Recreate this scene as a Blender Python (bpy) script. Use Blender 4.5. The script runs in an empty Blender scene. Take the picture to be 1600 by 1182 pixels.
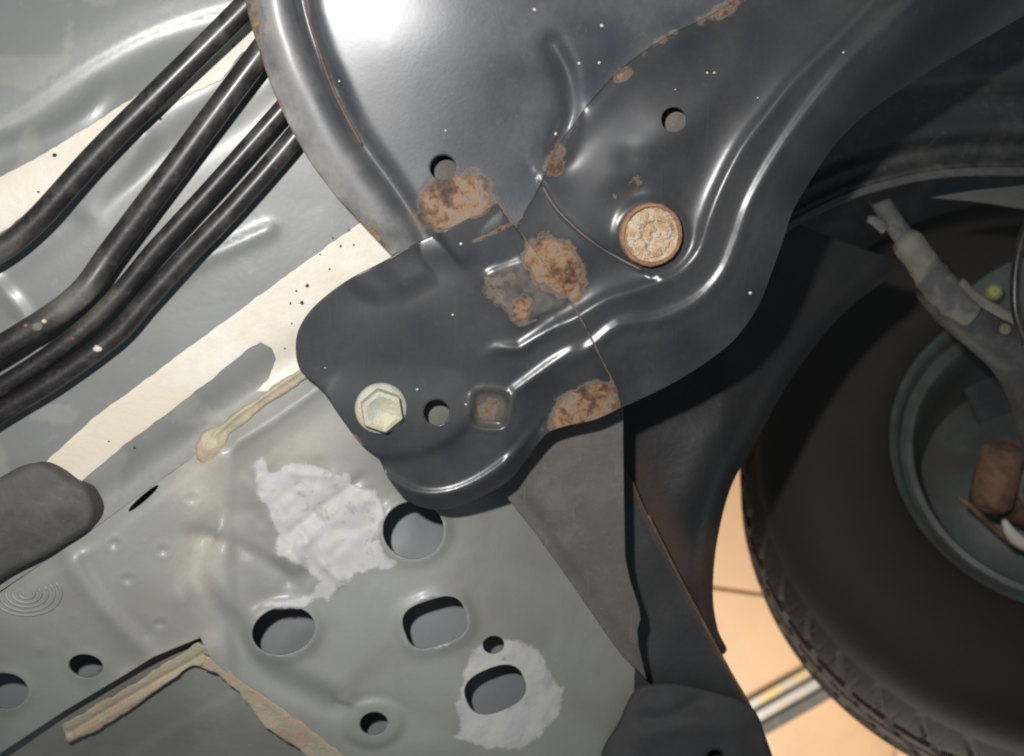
import bpy, math, random
import numpy as np
from mathutils import Vector, Matrix
from mathutils.geometry import delaunay_2d_cdt

# ------------------------------------------------------------------ camera, world, light
S = 0.0003            # metres per photo pixel in the reference plane z = 0
D = 0.55              # camera distance from that plane
CX, CY = 800.0, 591.0
sc = bpy.context.scene
cam = bpy.data.cameras.new('camera'); cam_o = bpy.data.objects.new('camera', cam)
sc.collection.objects.link(cam_o); sc.camera = cam_o
cam_o.location = (0, 0, D)
cam.sensor_fit = 'HORIZONTAL'; cam.sensor_width = 36
cam.lens = 36 * D / (1600 * S)
cam.clip_start = 0.01; cam.clip_end = 100
cam.dof.use_dof = True; cam.dof.focus_distance = 0.55; cam.dof.aperture_fstop = 11

w = bpy.data.worlds.new('World'); sc.world = w; w.use_nodes = True
bg = w.node_tree.nodes['Background']
bg.inputs[0].default_value = (0.74, 0.88, 1.0, 1); bg.inputs[1].default_value = 0.18

def area(name, loc, aim, size, power, col, shape='DISK', size_y=None):
    l = bpy.data.lights.new(name, 'AREA'); l.shape = shape; l.size = size; l.energy = power; l.color = col
    if size_y: l.size_y = size_y
    o = bpy.data.objects.new(name, l); sc.collection.objects.link(o); o.location = loc
    o.rotation_euler = (Vector(aim) - Vector(loc)).to_track_quat('-Z', 'Y').to_euler()
    return o
fl_ = bpy.data.lights.new('camera_flash', 'SPOT'); fl_.energy = 19.5; fl_.color = (1.0, 0.985, 0.97)
fl_.shadow_soft_size = .010; fl_.spot_size = math.radians(86); fl_.spot_blend = 1.0
fo = bpy.data.objects.new('camera_flash', fl_); sc.collection.objects.link(fo); fo.location = (-0.075, 0.09, D + 0.005)
fo.rotation_euler = (Vector((-.055, .075, 0))-fo.location).to_track_quat('-Z', 'Y').to_euler()
area('workshop_lamp', (0.25, -0.95, -0.55), (0.42, -0.45, -1.6), 0.6, 21.5, (1.0, 0.93, 0.83))
sc.cycles.filter_width = 2.0
vs = sc.view_settings
vs.view_transform = 'Standard'; vs.look = 'None'; vs.exposure = 0; vs.gamma = 1

# ------------------------------------------------------------------ helpers
rng = np.random.default_rng(5); random.seed(5)
A = lambda l: np.asarray(l, float)
TI = math.tan(math.radians(15))

def zbase(P):                       # the underbody falls away towards the lower right
    return -TI * S * ((P[:, 0] - 500) * .707 + (P[:, 1] - 300) * .707)

def unproj(P, z):                   # point of the place seen at photo pixel P at height z
    f = S * (D - z) / D
    return np.stack([(P[:, 0] - CX) * f, -(P[:, 1] - CY) * f, z], 1)

def at(px, py, z): return Vector(unproj(A([[px, py]]), A([z]))[0])

def spline(pts, step=5, closed=False):
    p = A(pts); n = len(p); out = []
    rngi = range(n) if closed else range(n - 1)
    for i in rngi:
        if closed: a, b, c, d = p[(i-1) % n], p[i], p[(i+1) % n], p[(i+2) % n]
        else: a, b, c, d = p[max(i-1, 0)], p[i], p[i+1], p[min(i+2, n-1)]
        # centripetal-ish: limit tangents
        L = np.linalg.norm(c - b); k = max(1, int(L / step))
        t1 = (c - a); t2 = (d - b)
        n1 = np.linalg.norm(t1) + 1e-9; n2 = np.linalg.norm(t2) + 1e-9
        t1 = t1 / n1 * min(n1 * .5, L); t2 = t2 / n2 * min(n2 * .5, L)
        for j in range(k):
            t = j / k
            h00 = 2*t**3 - 3*t**2 + 1; h10 = t**3 - 2*t**2 + t; h01 = -2*t**3 + 3*t**2; h11 = t**3 - t**2
            out.append(h00*b + h10*t1 + h01*c + h11*t2)
    if not closed: out.append(p[-1])
    return A(out)

def poly(pts, step=5):              # straight sided closed outline, resampled
    p = A(pts); out = []
    for i in range(len(p)):
        b, c = p[i], p[(i+1) % len(p)]; k = max(1, int(np.linalg.norm(c-b)/step))
        for j in range(k): out.append(b + (c-b)*j/k)
    return A(out)

def pline(pts, step=5):             # the same, open
    p = A(pts); out = []
    for b, c in zip(p[:-1], p[1:]):
        k = max(1, int(np.linalg.norm(c-b)/step))
        for j in range(k): out.append(b + (c-b)*j/k)
    out.append(p[-1]); return A(out)

def ell(cx, cy, rx, ry, rot=0, n=40, pw=2.0):   # (super)ellipse outline
    t = np.linspace(0, 2*math.pi, n, endpoint=False); c, s = np.cos(t), np.sin(t)
    x = rx*np.sign(c)*np.abs(c)**(2/pw); y = ry*np.sign(s)*np.abs(s)**(2/pw)
    r = math.radians(rot)
    return np.stack([cx + x*math.cos(r) - y*math.sin(r), cy + x*math.sin(r) + y*math.cos(r)], 1)

def segdist(P, a, b):
    ab = b - a; L = (ab**2).sum() + 1e-12
    t = np.clip(((P - a) @ ab) / L, 0, 1)
    q = P - (a + t[:, None]*ab)
    return np.sqrt((q**2).sum(1)), ab[0]*(P[:, 1]-a[1]) - ab[1]*(P[:, 0]-a[0])

def dist(P, line, closed=False):
    line = A(line); best = np.full(len(P), 1e9)
    m = len(line) if closed else len(line)-1
    for i in range(m):
        d, _ = segdist(P, line[i], line[(i+1) % len(line)]); best = np.minimum(best, d)
    return best

def sdist(P, line):                 # signed: + on the right hand of the walking direction as seen in the photo
    line = A(line); best = np.full(len(P), 1e9); sg = np.zeros(len(P))
    for i in range(len(line)-1):
        d, s = segdist(P, line[i], line[i+1]); m = d < best
        best[m] = d[m]; sg[m] = np.where(s[m] >= 0, 1, -1)
    return best*sg

def inside(P, pl):
    pl = A(pl); r = np.zeros(len(P), bool); n = len(pl); j = n-1
    for i in range(n):
        xi, yi = pl[i]; xj, yj = pl[j]
        if yi != yj:
            c = ((yi > P[:, 1]) != (yj > P[:, 1])) & (P[:, 0] < (xj-xi)*(P[:, 1]-yi)/(yj-yi)+xi)
            r ^= c
        j = i
    return r

def sdin(P, pl):                    # + inside
    d = dist(P, pl, True); return np.where(inside(P, pl), d, -d)

def sm(x): x = np.clip(x, 0, 1); return x*x*(3-2*x)
def sig(x): return 1/(1+np.exp(-np.clip(x, -30, 30)))
def gs(d, w): return np.exp(-(d/w)**2)
def blob(P, cx, cy, rx, ry, rot=0):
    r = math.radians(rot); x, y = P[:, 0]-cx, P[:, 1]-cy
    u = (x*math.cos(r)+y*math.sin(r))/rx; v = (-x*math.sin(r)+y*math.cos(r))/ry
    return np.sqrt(u*u+v*v)
def patch(P, *b): return np.clip(1.5-blob(P, *b), 0, 1)      # 1 in the middle, 0.5 on the outline

_N = rng.random((8, 64, 64))
def vnoise(P, scale, k=0):          # smooth value noise, -1..1
    q = P/scale + 17.3*k; i = np.floor(q).astype(int); f = q-i; f = f*f*(3-2*f)
    g = _N[k % 8]; x0, y0 = i[:, 0] % 64, i[:, 1] % 64; x1, y1 = (x0+1) % 64, (y0+1) % 64
    a = g[x0, y0]*(1-f[:, 0])+g[x1, y0]*f[:, 0]; b = g[x0, y1]*(1-f[:, 0])+g[x1, y1]*f[:, 0]
    return (a*(1-f[:, 1])+b*f[:, 1])*2-1

def ragged(pl, amp, scale, k=1):    # an uneven version of an outline
    pl = A(pl); t = np.roll(pl, -1, 0)-np.roll(pl, 1, 0); t /= np.linalg.norm(t, axis=1)[:, None]+1e-9
    n = np.stack([-t[:, 1], t[:, 0]], 1)
    return pl + n*(amp*vnoise(pl, scale, k)+amp*.5*vnoise(pl, scale*.4, k+1))[:, None]

def empty(name, loc, label, cat, group=None):
    o = bpy.data.objects.new(name, None); sc.collection.objects.link(o); o.location = loc
    o.empty_display_size = .02
    o['label'] = label; o['category'] = cat
    if group: o['group'] = group
    return o

def link(name, me, mat, parent=None, label=None):
    o = bpy.data.objects.new(name, me); sc.collection.objects.link(o)
    if mat: me.materials.append(mat)
    if parent:
        o.parent = parent
        off = Vector(parent.location)
        if parent.parent: off = off + Vector(parent.parent.location)
        me.transform(Matrix.Translation(-off))
    else:
        # put the origin at the middle of the mesh
        c = sum((v.co for v in me.vertices), Vector())/max(1, len(me.vertices))
        me.transform(Matrix.Translation(-c)); o.location = c
    if label: o['label'] = label
    return o

def panel(name, outline, holes, zf, step, thick, mat, parent=None, roll=0.0, attrs=None, label=None, jitter=.15, fine=None):
    """sheet metal: outline and holes in photo pixels, zf(P) height in mm over the sloping base"""
    outline = A(outline); holes = [A(h) for h in (holes or [])]
    x0, y0 = outline.min(0); x1, y1 = outline.max(0)
    def grid(st, ax0, ay0, ax1, ay1):
        gx, gy = np.meshgrid(np.arange(ax0, ax1, st), np.arange(ay0, ay1, st*.866))
        gx = gx + (np.arange(gx.shape[0]) % 2)[:, None]*st*.5
        return np.stack([gx.ravel(), gy.ravel()], 1)
    G = grid(step, x0, y0, x1, y1)
    G = G + rng.uniform(-jitter, jitter, G.shape)*step
    rings = [outline]+holes
    if roll:                        # extra rows next to the edge so that it can be rounded over
        rp = roll/1000/S
        extra = []
        for ri, r in enumerate(rings):
            t = np.roll(r, -1, 0)-np.roll(r, 1, 0); t /= np.linalg.norm(t, axis=1)[:, None]+1e-9
            n = np.stack([-t[:, 1], t[:, 0]], 1)
            for k in (.3, .65, 1.1):
                for s_ in (1, -1):
                    extra.append(r+n*s_*rp*k)
        E = np.concatenate(extra)
        G = G[inside(G, outline)]
    keep = inside(G, outline) & (dist(G, outline, True) > step*.45+(roll/1000/S*1.1 if roll else 0))
    for h in holes: keep &= ~inside(G, h) & (dist(G, h, True) > step*.45+(roll/1000/S*1.1 if roll else 0))
    G = G[keep]
    if roll:
        k2 = inside(E, outline) & (dist(E, outline, True) > rp*.22)
        for h in holes: k2 &= ~inside(E, h) & (dist(E, h, True) > rp*.22)
        G = np.concatenate([G, E[k2]])
    V = [tuple(v) for v in np.concatenate(rings+[G])]
    E_ = []; o = 0
    for r in rings:
        n = len(r); E_ += [(o+i, o+(i+1) % n) for i in range(n)]; o += n
    vs_, _, fs, _, _, _ = delaunay_2d_cdt([Vector(v) for v in V], E_, [], 0, 1e-4)
    P = A([(v[0], v[1]) for v in vs_])
    F = np.array([f for f in fs if len(f) == 3])
    C = P[F].mean(1)
    ok = inside(C, outline)
    for h in holes: ok &= ~inside(C, h)
    F = F[ok]
    used = np.unique(F); mp = -np.ones(len(P), int); mp[used] = np.arange(len(used)); P = P[used]; F = mp[F]
    h = zf(P)
    if roll:
        de = dist(P, outline, True)
        for hh in holes: de = np.minimum(de, dist(P, hh, True))
        q = np.clip(1-de/rp, 0, 1); h = h-roll*(1-np.sqrt(np.clip(1-q*q, 0, 1)))
    z = zbase(P)+h/1000
    co = unproj(P, z)
    # orient faces towards +z
    a, b, c = co[F[:, 0]], co[F[:, 1]], co[F[:, 2]]
    flip = np.cross(b-a, c-a)[:, 2] < 0
    F[flip] = F[flip][:, ::-1]
    n = len(co)
    allv = co; allf = [tuple(f) for f in F]; wall_edges = set()
    if thick:
        back = co.copy(); back[:, 2] -= thick/1000
        allv = np.concatenate([co, back])
        e = np.concatenate([F[:, [0, 1]], F[:, [1, 2]], F[:, [2, 0]]])
        es = set(map(tuple, e))
        bd = [t for t in es if (t[1], t[0]) not in es]
        allf += [(f[2]+n, f[1]+n, f[0]+n) for f in F]
        for (i, j) in bd:
            allf.append((j, i, i+n, j+n)); wall_edges.add((min(i, j), max(i, j))); wall_edges.add((min(i, j)+n, max(i, j)+n))
    me = bpy.data.meshes.new(name); me.from_pydata([tuple(v) for v in allv], [], allf)
    me.polygons.foreach_set('use_smooth', [True]*len(me.polygons))
    if wall_edges:
        ev = np.zeros(len(me.edges)*2, int); me.edges.foreach_get('vertices', ev); ev = ev.reshape(-1, 2)
        sh = me.attributes.new('sharp_edge', 'BOOLEAN', 'EDGE')
        sh.data.foreach_set('value', [(min(x, y), max(x, y)) in wall_edges for x, y in ev.tolist()])
    for nm, fn in (attrs or {}).items():
        v = np.clip(fn(P), 0, 1)
        at_ = me.attributes.new(nm, 'FLOAT', 'POINT')
        at_.data.foreach_set('value', np.concatenate([v, v]) if thick else v)
    return link(name, me, mat, parent, label)

def tube(name, pts, rad, mat, parent=None, n=20, label=None, step=.004, flat=1.0, caps=True, rfun=None):
    """a pipe through 3-D points; rad may be one number or one per point"""
    p = A([tuple(q) for q in pts]); r = np.full(len(p), rad) if np.isscalar(rad) else A(rad)
    q4 = np.concatenate([p, r[:, None]], 1)
    c = spline(q4, step)
    ctr, rr = c[:, :3], c[:, 3]
    if rfun is not None: rr = rr*rfun(np.linspace(0, 1, len(rr)))
    V = []; F = []
    T = np.gradient(ctr, axis=0); T /= np.linalg.norm(T, axis=1)[:, None]+1e-12
    up = np.array([0, 0, 1.0])
    for i in range(len(ctr)):
        s = np.cross(T[i], up); s /= np.linalg.norm(s)+1e-9; u = np.cross(s, T[i])
        for k in range(n):
            a = 2*math.pi*k/n
            V.append(ctr[i]+rr[i]*(math.cos(a)*s+math.sin(a)*u*flat))
    m = len(ctr)
    for i in range(m-1):
        for k in range(n):
            k2 = (k+1) % n; F.append((i*n+k, i*n+k2, (i+1)*n+k2, (i+1)*n+k))
    if caps: F.append(tuple(range(n))[::-1]); F.append(tuple((m-1)*n+k for k in range(n)))
    me = bpy.data.meshes.new(name); me.from_pydata([tuple(v) for v in V], [], F)
    me.polygons.foreach_set('use_smooth', [len(f) == 4 for f in F])
    return link(name, me, mat, parent, label)

def lathe(name, prof, frame, mat, parent=None, n=96, disp=None, label=None, cap=False, bumpy=0):
    """profile (radius, height along the axis); frame = 4x4 matrix"""
    V = []; F = []; m = len(prof)
    for i in range(n):
        a = 2*math.pi*i/n
        for j, (r, h) in enumerate(prof):
            rr = r+(disp(a, j, r, h) if disp else 0)
            if bumpy: rr *= 1+random.uniform(-bumpy, bumpy)
            V.append(frame @ Vector((rr*math.cos(a), rr*math.sin(a), h)))
    for i in range(n):
        i2 = (i+1) % n
        for j in range(m-1): F.append((i*m+j, i2*m+j, i2*m+j+1, i*m+j+1))
    if cap: F.append(tuple(i*m+m-1 for i in range(n)))
    me = bpy.data.meshes.new(name); me.from_pydata([tuple(v) for v in V], [], F)
    me.polygons.foreach_set('use_smooth', [True]*len(F))
    me.update()
    import bmesh
    bm = bmesh.new(); bm.from_mesh(me)
    bmesh.ops.recalc_face_normals(bm, faces=bm.faces)
    for e in bm.edges:
        if len(e.link_faces) == 2 and e.calc_face_angle(0) > math.radians(40): e.smooth = False
    bm.to_mesh(me); bm.free()
    return link(name, me, mat, parent, label)

def frame_at(loc, axis, spin=0):
    z = Vector(axis).normalized(); q = z.to_track_quat('Z', 'Y')
    return Matrix.Translation(loc) @ q.to_matrix().to_4x4() @ Matrix.Rotation(spin, 4, 'Z')

# ------------------------------------------------------------------ materials
def material(name, col, col2=None, rough=.5, metal=0, spec=.5, coat=0, coat_r=.1, nscale=20, bump=.1, bscale=300,
             rvar=.1, rust=None, dust=None, grime=.16, rustcols=None, scratch=0, fade=None, dcol=(.45, .42, .36), mottle=None, big=None):
    m = bpy.data.materials.new(name); m.use_nodes = True; nt = m.node_tree; N = nt.nodes; L = nt.links
    b = N['Principled BSDF']
    tc = N.new('ShaderNodeTexCoord')
    def noise(scale, detail=6, rgh=.6, dist_=0.0):
        n = N.new('ShaderNodeTexNoise'); n.inputs['Scale'].default_value = scale; n.inputs['Detail'].default_value = detail
        n.inputs['Roughness'].default_value = rgh; n.inputs['Distortion'].default_value = dist_
        L.new(tc.outputs['Object'], n.inputs['Vector']); return n
    def ramp(src, stops):
        r = N.new('ShaderNodeValToRGB'); cr = r.color_ramp
        while len(cr.elements) < len(stops): cr.elements.new(.5)
        for e, (p_, c_) in zip(cr.elements, stops):
            e.position = p_; e.color = (*c_, 1) if len(c_) == 3 else c_
        L.new(src, r.inputs[0]); return r
    def mix(fac, a, b_):
        x = N.new('ShaderNodeMix'); x.data_type = 'RGBA'
        if isinstance(fac, float): x.inputs[0].default_value = fac
        else: L.new(fac, x.inputs[0])
        for s_, i in ((a, 6), (b_, 7)):
            if isinstance(s_, tuple): x.inputs[i].default_value = (*s_, 1)
            else: L.new(s_, x.inputs[i])
        return x.outputs[2]
    def mth(op, a, b_=None, c_=None, clamp=False):
        x = N.new('ShaderNodeMath'); x.operation = op; x.use_clamp = clamp
        for i, s_ in enumerate((a, b_, c_)):
            if s_ is None: continue
            if isinstance(s_, (int, float)): x.inputs[i].default_value = s_
            else: L.new(s_, x.inputs[i])
        return x.outputs[0]
    col2 = col2 or tuple(c*.75 for c in col)
    n1 = noise(nscale, 8, .65)
    r1 = ramp(n1.outputs[0], [(.35, (0, 0, 0)), (.68, (1, 1, 1))])
    c = mix(r1.outputs[0], col, col2)
    nf = noise(nscale*14, 4, .7)
    rf = ramp(nf.outputs[0], [(.60, (0, 0, 0)), (.72, (1, 1, 1))])
    c = mix(mth('MULTIPLY', rf.outputs[0], .10), c, dcol)
    ng = noise(nscale*2.6, 8, .7, .4)
    gf = ramp(ng.outputs[0], [(.48, (0, 0, 0)), (.66, (1, 1, 1))])
    c = mix(mth('MULTIPLY', gf.outputs[0], grime), c, tuple(x*.6 for x in dcol))
    rgh = mth('ADD', mth('MULTIPLY', mth('SUBTRACT', n1.outputs[0], .5), rvar*2), rough, clamp=True)
    bh = noise(bscale, 5, .6).outputs[0]
    bh = mth('ADD', bh, mth('MULTIPLY', noise(nscale*1.5, 3, .5).outputs[0], 1.0))
    metal_s = metal; coat_s = mth('MULTIPLY', mth('SUBTRACT', 1.0, mth('MULTIPLY', gf.outputs[0], min(.45, grime*2.5))), coat) if coat else 0; bstr = bump
    if mottle:
        nm = noise(mottle[0], 5, .6, .6); c = mix(ramp(nm.outputs[0], [(.45, (0, 0, 0)), (.6, (1, 1, 1))]).outputs[0], c, mottle[1])
    if scratch:
        mp = N.new('ShaderNodeMapping'); L.new(tc.outputs['Object'], mp.inputs[0]); mp.inputs['Rotation'].default_value = (0, 0, .8)
        mp.inputs['Scale'].default_value = (900, 30, 30)
        ns = N.new('ShaderNodeTexNoise'); ns.inputs['Scale'].default_value = 1; ns.inputs['Detail'].default_value = 3
        L.new(mp.outputs[0], ns.inputs['Vector'])
        rs = ramp(ns.outputs[0], [(.66, (0, 0, 0)), (.72, (1, 1, 1))])
        c = mix(mth('MULTIPLY', rs.outputs[0], scratch), c, tuple(min(1, x*2.2+.05) for x in col))
    if dust:
        ad = N.new('ShaderNodeAttribute'); ad.attribute_name = dust
        nd = noise(180, 6, .7)
        f = mth('MULTIPLY', ad.outputs['Fac'], mth('ADD', mth('MULTIPLY', nd.outputs[0], 1.2), .2), clamp=True)
        c = mix(f, c, dcol); rgh = mth('ADD', rgh, mth('MULTIPLY', f, .5), clamp=True)
    if rust:
        ar = N.new('ShaderNodeAttribute'); ar.attribute_name = rust
        nr = noise(95, 8, .66, .25); nr2 = noise(75, 9, .68, .3)
        v = mth('ADD', ar.outputs['Fac'], mth('MULTIPLY', mth('SUBTRACT', nr.outputs[0], .5), 1.1))
        f = ramp(v, [(.44, (0, 0, 0)), (.66, (1, 1, 1))]).outputs[0]
        edge = ramp(v, [(.28, (0, 0, 0)), (.50, (1, 1, 1))]).outputs[0]
        cols = rustcols or [(.32, (.05, .032, .025)), (.42, (.12, .066, .040)), (.50, (.235, .138, .080)), (.57, (.23, .165, .12)), (.64, (.14, .115, .10)), (.72, (.27, .24, .21))]
        nr3 = noise(210, 7, .65, .4)
        rc = ramp(mth('ADD', mth('MULTIPLY', nr2.outputs[0], .9), mth('SUBTRACT', mth('MULTIPLY', nr3.outputs[0], .6), .25)), cols).outputs[0]
        pale = ramp(v, [(.38, (0, 0, 0)), (.46, (1, 1, 1)), (.56, (0, 0, 0))]).outputs[0]
        c = mix(mth('MULTIPLY', edge, .75), c, (.060, .046, .036)); cpale = c; c = mix(f, c, rc)
        rgh = mth('ADD', rgh, mth('MULTIPLY', edge, .45), clamp=True)
        bh = mth('ADD', bh, mth('MULTIPLY', mth('MULTIPLY', nr2.outputs[0], f), 9))
        inv = mth('SUBTRACT', 1.0, edge)
        if coat: coat_s = mth('MULTIPLY', inv, coat_s)
        if metal: metal_s = mth('MULTIPLY', inv, metal)
    if rust: c = mix(mth('MULTIPLY', mth('MULTIPLY', pale, nr2.outputs[0]), .75), c, (.27, .23, .19))
    bp = N.new('ShaderNodeBump'); bp.inputs['Strength'].default_value = 1; bp.inputs['Distance'].default_value = bstr*.001
    L.new(bh, bp.inputs['Height']); L.new(bp.outputs[0], b.inputs['Normal'])
    L.new(c, b.inputs['Base Color']); L.new(rgh, b.inputs['Roughness'])
    b.inputs['Specular IOR Level'].default_value = spec
    for s_, nm in ((metal_s, 'Metallic'), (coat_s, 'Coat Weight')):
        if isinstance(s_, (int, float)): b.inputs[nm].default_value = s_
        else: L.new(s_, b.inputs[nm])
    b.inputs['Coat Roughness'].default_value = coat_r
    if fade:
        af = N.new('ShaderNodeAttribute'); af.attribute_name = fade
        n2 = noise(130, 8, .7, .5)
        fa = ramp(mth('ADD', af.outputs['Fac'], mth('MULTIPLY', mth('SUBTRACT', n2.outputs[0], .5), 1.5)), [(.22, (0, 0, 0)), (.72, (1, 1, 1))])
        L.new(fa.outputs[0], b.inputs['Alpha'])
    return m

M_black = material('black_chassis_paint', (.014, .017, .023), (.021, .023, .027), rough=.60, spec=.24, coat=.60, coat_r=.27, rvar=.04, grime=.07, nscale=14, bump=.08, scratch=.12,
                   bscale=500, rust='rust', dust='dust', dcol=(.15, .135, .115))
M_grey = material('grey_primer', (.285, .288, .265), (.25, .25, .222), rough=.46, spec=.45, mottle=(17, (.25, .243, .212)), coat=.12, coat_r=.22, nscale=11, bump=.12, bscale=400,
                  dust='dust', dcol=(.55, .50, .42))
M_pan = material('grey_floor_paint', (.185, .190, .185), (.160, .163, .155), rough=.45, spec=.4, grime=.08, coat=.35, coat_r=.28, nscale=8, bump=.10, bscale=250,
                 dust='dust', dcol=(.5, .47, .4))
M_dome = material('dome_sheen_paint', (.024, .029, .040), (.034, .039, .050), rough=.42, spec=.78, coat=.4, coat_r=.30, rvar=.05, grime=.08, nscale=12, bump=.06,
                  bscale=500, rust='rust', dust='dust', dcol=(.30, .28, .25))  # chassis paint again, lighter and bluer to paint the flash sheen
M_inner = material('grey_inner_paint', (.26, .27, .28), rough=.5, nscale=12, bump=.05)
M_web = material('dull_grey_steel', (.104, .094, .084), (.084, .076, .068), rough=.62, spec=.35, nscale=16, bump=.3, bscale=260, scratch=.25)
M_low = material('grimy_grey_panel', (.23, .226, .20), (.18, .175, .155), rough=.6, spec=.35, nscale=14, bump=.25, bscale=260, grime=.06, mottle=(12, (.17, .165, .145)))
M_cream = material('cream_sealer', (.68, .65, .58), (.60, .54, .44), rough=.55, nscale=18, bump=.25, bscale=300, dcol=(.40, .33, .25), mottle=(11, (.60, .53, .42)))
M_bead = material('bead_sealer', (.44, .38, .28), (.40, .28, .19), rough=.5, nscale=45, bump=.6, bscale=350, dcol=(.3, .2, .12), mottle=(60, (.36, .33, .23)))
M_white = material('white_filler', (.49, .47, .465), (.38, .37, .36), rough=.65, nscale=22, bump=.2, bscale=190, fade='fade', dcol=(.36, .30, .25), mottle=(60, (.50, .485, .45)))
M_pipe = material('black_pipe_plastic', (.012, .010, .011), (.022, .019, .018), rough=.45, spec=.4, coat=.32, coat_r=.24, nscale=25, bump=.15, dust='dust', bscale=300)
M_rubber = material('tyre_rubber', (.028, .023, .019), (.034, .028, .023), rough=.74, spec=.25, nscale=9, bump=.3, bscale=350, dcol=(.045, .036, .03))
M_plug = material('rubber_plug', (.088, .084, .080), (.070, .067, .064), rough=.7, spec=.3, nscale=18, bump=.3, bscale=300)
M_rim = material('green_grey_rim', (.085, .105, .098), (.065, .075, .07), rough=.45, spec=.5, nscale=14, bump=.2, mottle=(25, (.075, .07, .06)))
M_rustm = material('rusted_iron', (.16, .075, .042), (.22, .12, .075), rough=.8, nscale=60, bump=.8, bscale=400, mottle=(50, (.09, .05, .03)))
M_brown = material('brown_edge', (.13, .075, .045), (.07, .045, .035), rough=.7, nscale=40, bump=.4)
M_edge = material('scuffed_edge', (.17, .13, .12), (.07, .05, .05), rough=.6, nscale=90)
M_guard = material('black_guard_plastic', (.026, .028, .030), (.036, .035, .034), rough=.50, spec=.45, nscale=12, bump=.35, bscale=220, dust='dust', dcol=(.10, .055, .035))
M_boot = material('matte_rubber_boot', (.036, .037, .039), (.050, .048, .045), rough=.75, spec=.3, nscale=14, bump=.4, bscale=220, dust='dust', dcol=(.10, .07, .05))
M_guard_shaded = material('shaded_guard_plastic', (.012, .013, .014), (.020, .019, .018), rough=.58, spec=.35, nscale=12, bump=.35, bscale=220, dust='dust', dcol=(.10, .055, .035))  # guard plastic again, darkened: the arm's shadow is put into the colour
M_liner = material('black_liner', (.026, .027, .028), (.036, .035, .034), rough=.45, spec=.6, nscale=10, bump=.3, bscale=150)
M_zinc = material('yellow_zinc', (.44, .44, .38), (.34, .34, .28), rough=.6, metal=.15, nscale=60, bump=.4, bscale=500, dcol=(.5, .36, .2), mottle=(90, (.44, .41, .29)))
M_rbolt = material('rust_flaked_bolt', (.62, .55, .43), (.55, .36, .20), rough=.75, nscale=260, bump=2.2, bscale=600, dcol=(.16, .06, .03), mottle=(230, (.46, .30, .18)))
M_rring = material('orange_rust_ring', (.34, .17, .09), (.20, .10, .055), rough=.85, nscale=120, bump=1.2, bscale=500)
M_dust = material('dusty_steel', (.060, .062, .064), (.10, .098, .092), rough=.8, nscale=35, bump=1.0, bscale=250, mottle=(40, (.17, .155, .13)))
M_tan = material('dried_mud', (.22, .20, .165), (.10, .09, .07), rough=.9, nscale=60, bump=1.2, bscale=300)
M_sdark = material('dark_strut_rubber', (.022, .024, .026), (.05, .048, .045), rough=.6, nscale=25, bump=.5, bscale=250)
M_tile = material('orange_floor_tile', (.64, .40, .225), (.56, .35, .20), rough=.38, nscale=3, bump=.1, bscale=60, dcol=(.5, .34, .2))
M_grout = material('tile_grout', (.50, .38, .27), rough=.8, nscale=30, bump=.3)
M_channel = material('aluminium_channel', (.42, .40, .37), (.34, .32, .30), rough=.5, metal=.3, nscale=20, bump=.1, mottle=(18, (.5, .36, .16)))
M_lip = material('lit_lip', (.055, .055, .052), (.075, .072, .065), rough=.6, nscale=30)  # liner colour made lighter, painting the lit arc along the lip
M_pale = material('pale_fender', (.12, .115, .105), rough=.5, nscale=10, bump=.05)
M_yellow = material('yellow_cap', (.32, .31, .10), rough=.6, nscale=80, bump=.4)
M_speck = material('dark_speck', (.04, .03, .03), rough=.8)
M_chip = material('pale_chip', (.62, .6, .58), (.6, .42, .3), rough=.6, nscale=300)

# ------------------------------------------------------------------ floor
FZ = -1.60
fl = bpy.data.objects.new('floor', None)
me = bpy.data.meshes.new('floor')
me.from_pydata([(-6, -6, FZ-.012), (6, -6, FZ-.012), (6, 6, FZ-.012), (-6, 6, FZ-.012)], [], [(0, 1, 2, 3)])
floor = link('floor', me, M_grout); floor['kind'] = 'structure'
floor['label'] = 'orange tiled workshop floor seen past the wheel'; floor['category'] = 'floor'
def tile_mesh(wx, wy):
    x, y, b, t = wx/2, wy/2, .003, .010
    V = [(-x, -y, 0), (x, -y, 0), (x, y, 0), (-x, y, 0), (-x, -y, t-b), (x, -y, t-b), (x, y, t-b), (-x, y, t-b),
         (-x+b, -y+b, t), (x-b, -y+b, t), (x-b, y-b, t), (-x+b, y-b, t)]
    F = [(0, 1, 5, 4), (1, 2, 6, 5), (2, 3, 7, 6), (3, 0, 4, 7), (4, 5, 9, 8), (5, 6, 10, 9), (6, 7, 11, 10), (7, 4, 8, 11), (8, 9, 10, 11)]
    m = bpy.data.meshes.new('floor_tile'); m.from_pydata(V, [], F); m.materials.append(M_tile); return m
ta = math.radians(-8); cdir = math.radians(29)
g0 = at(1160, 925, FZ)
tw = .40; tm = tile_mesh(tw-.005, tw-.005)
ux = Vector((math.cos(ta), math.sin(ta), 0)); uy = Vector((-math.sin(ta), math.cos(ta), 0))
for i in range(-4, 4):
    for j in range(-3, 4):
        o = bpy.data.objects.new('floor_tile', tm); sc.collection.objects.link(o)
        o.location = Vector((g0.x, g0.y, FZ-.012)) + ux*(i*tw+.12) + uy*(j*tw+.5*tw) - Vector(floor.location)
        o.rotation_euler = (0, 0, ta); o.parent = floor
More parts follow.
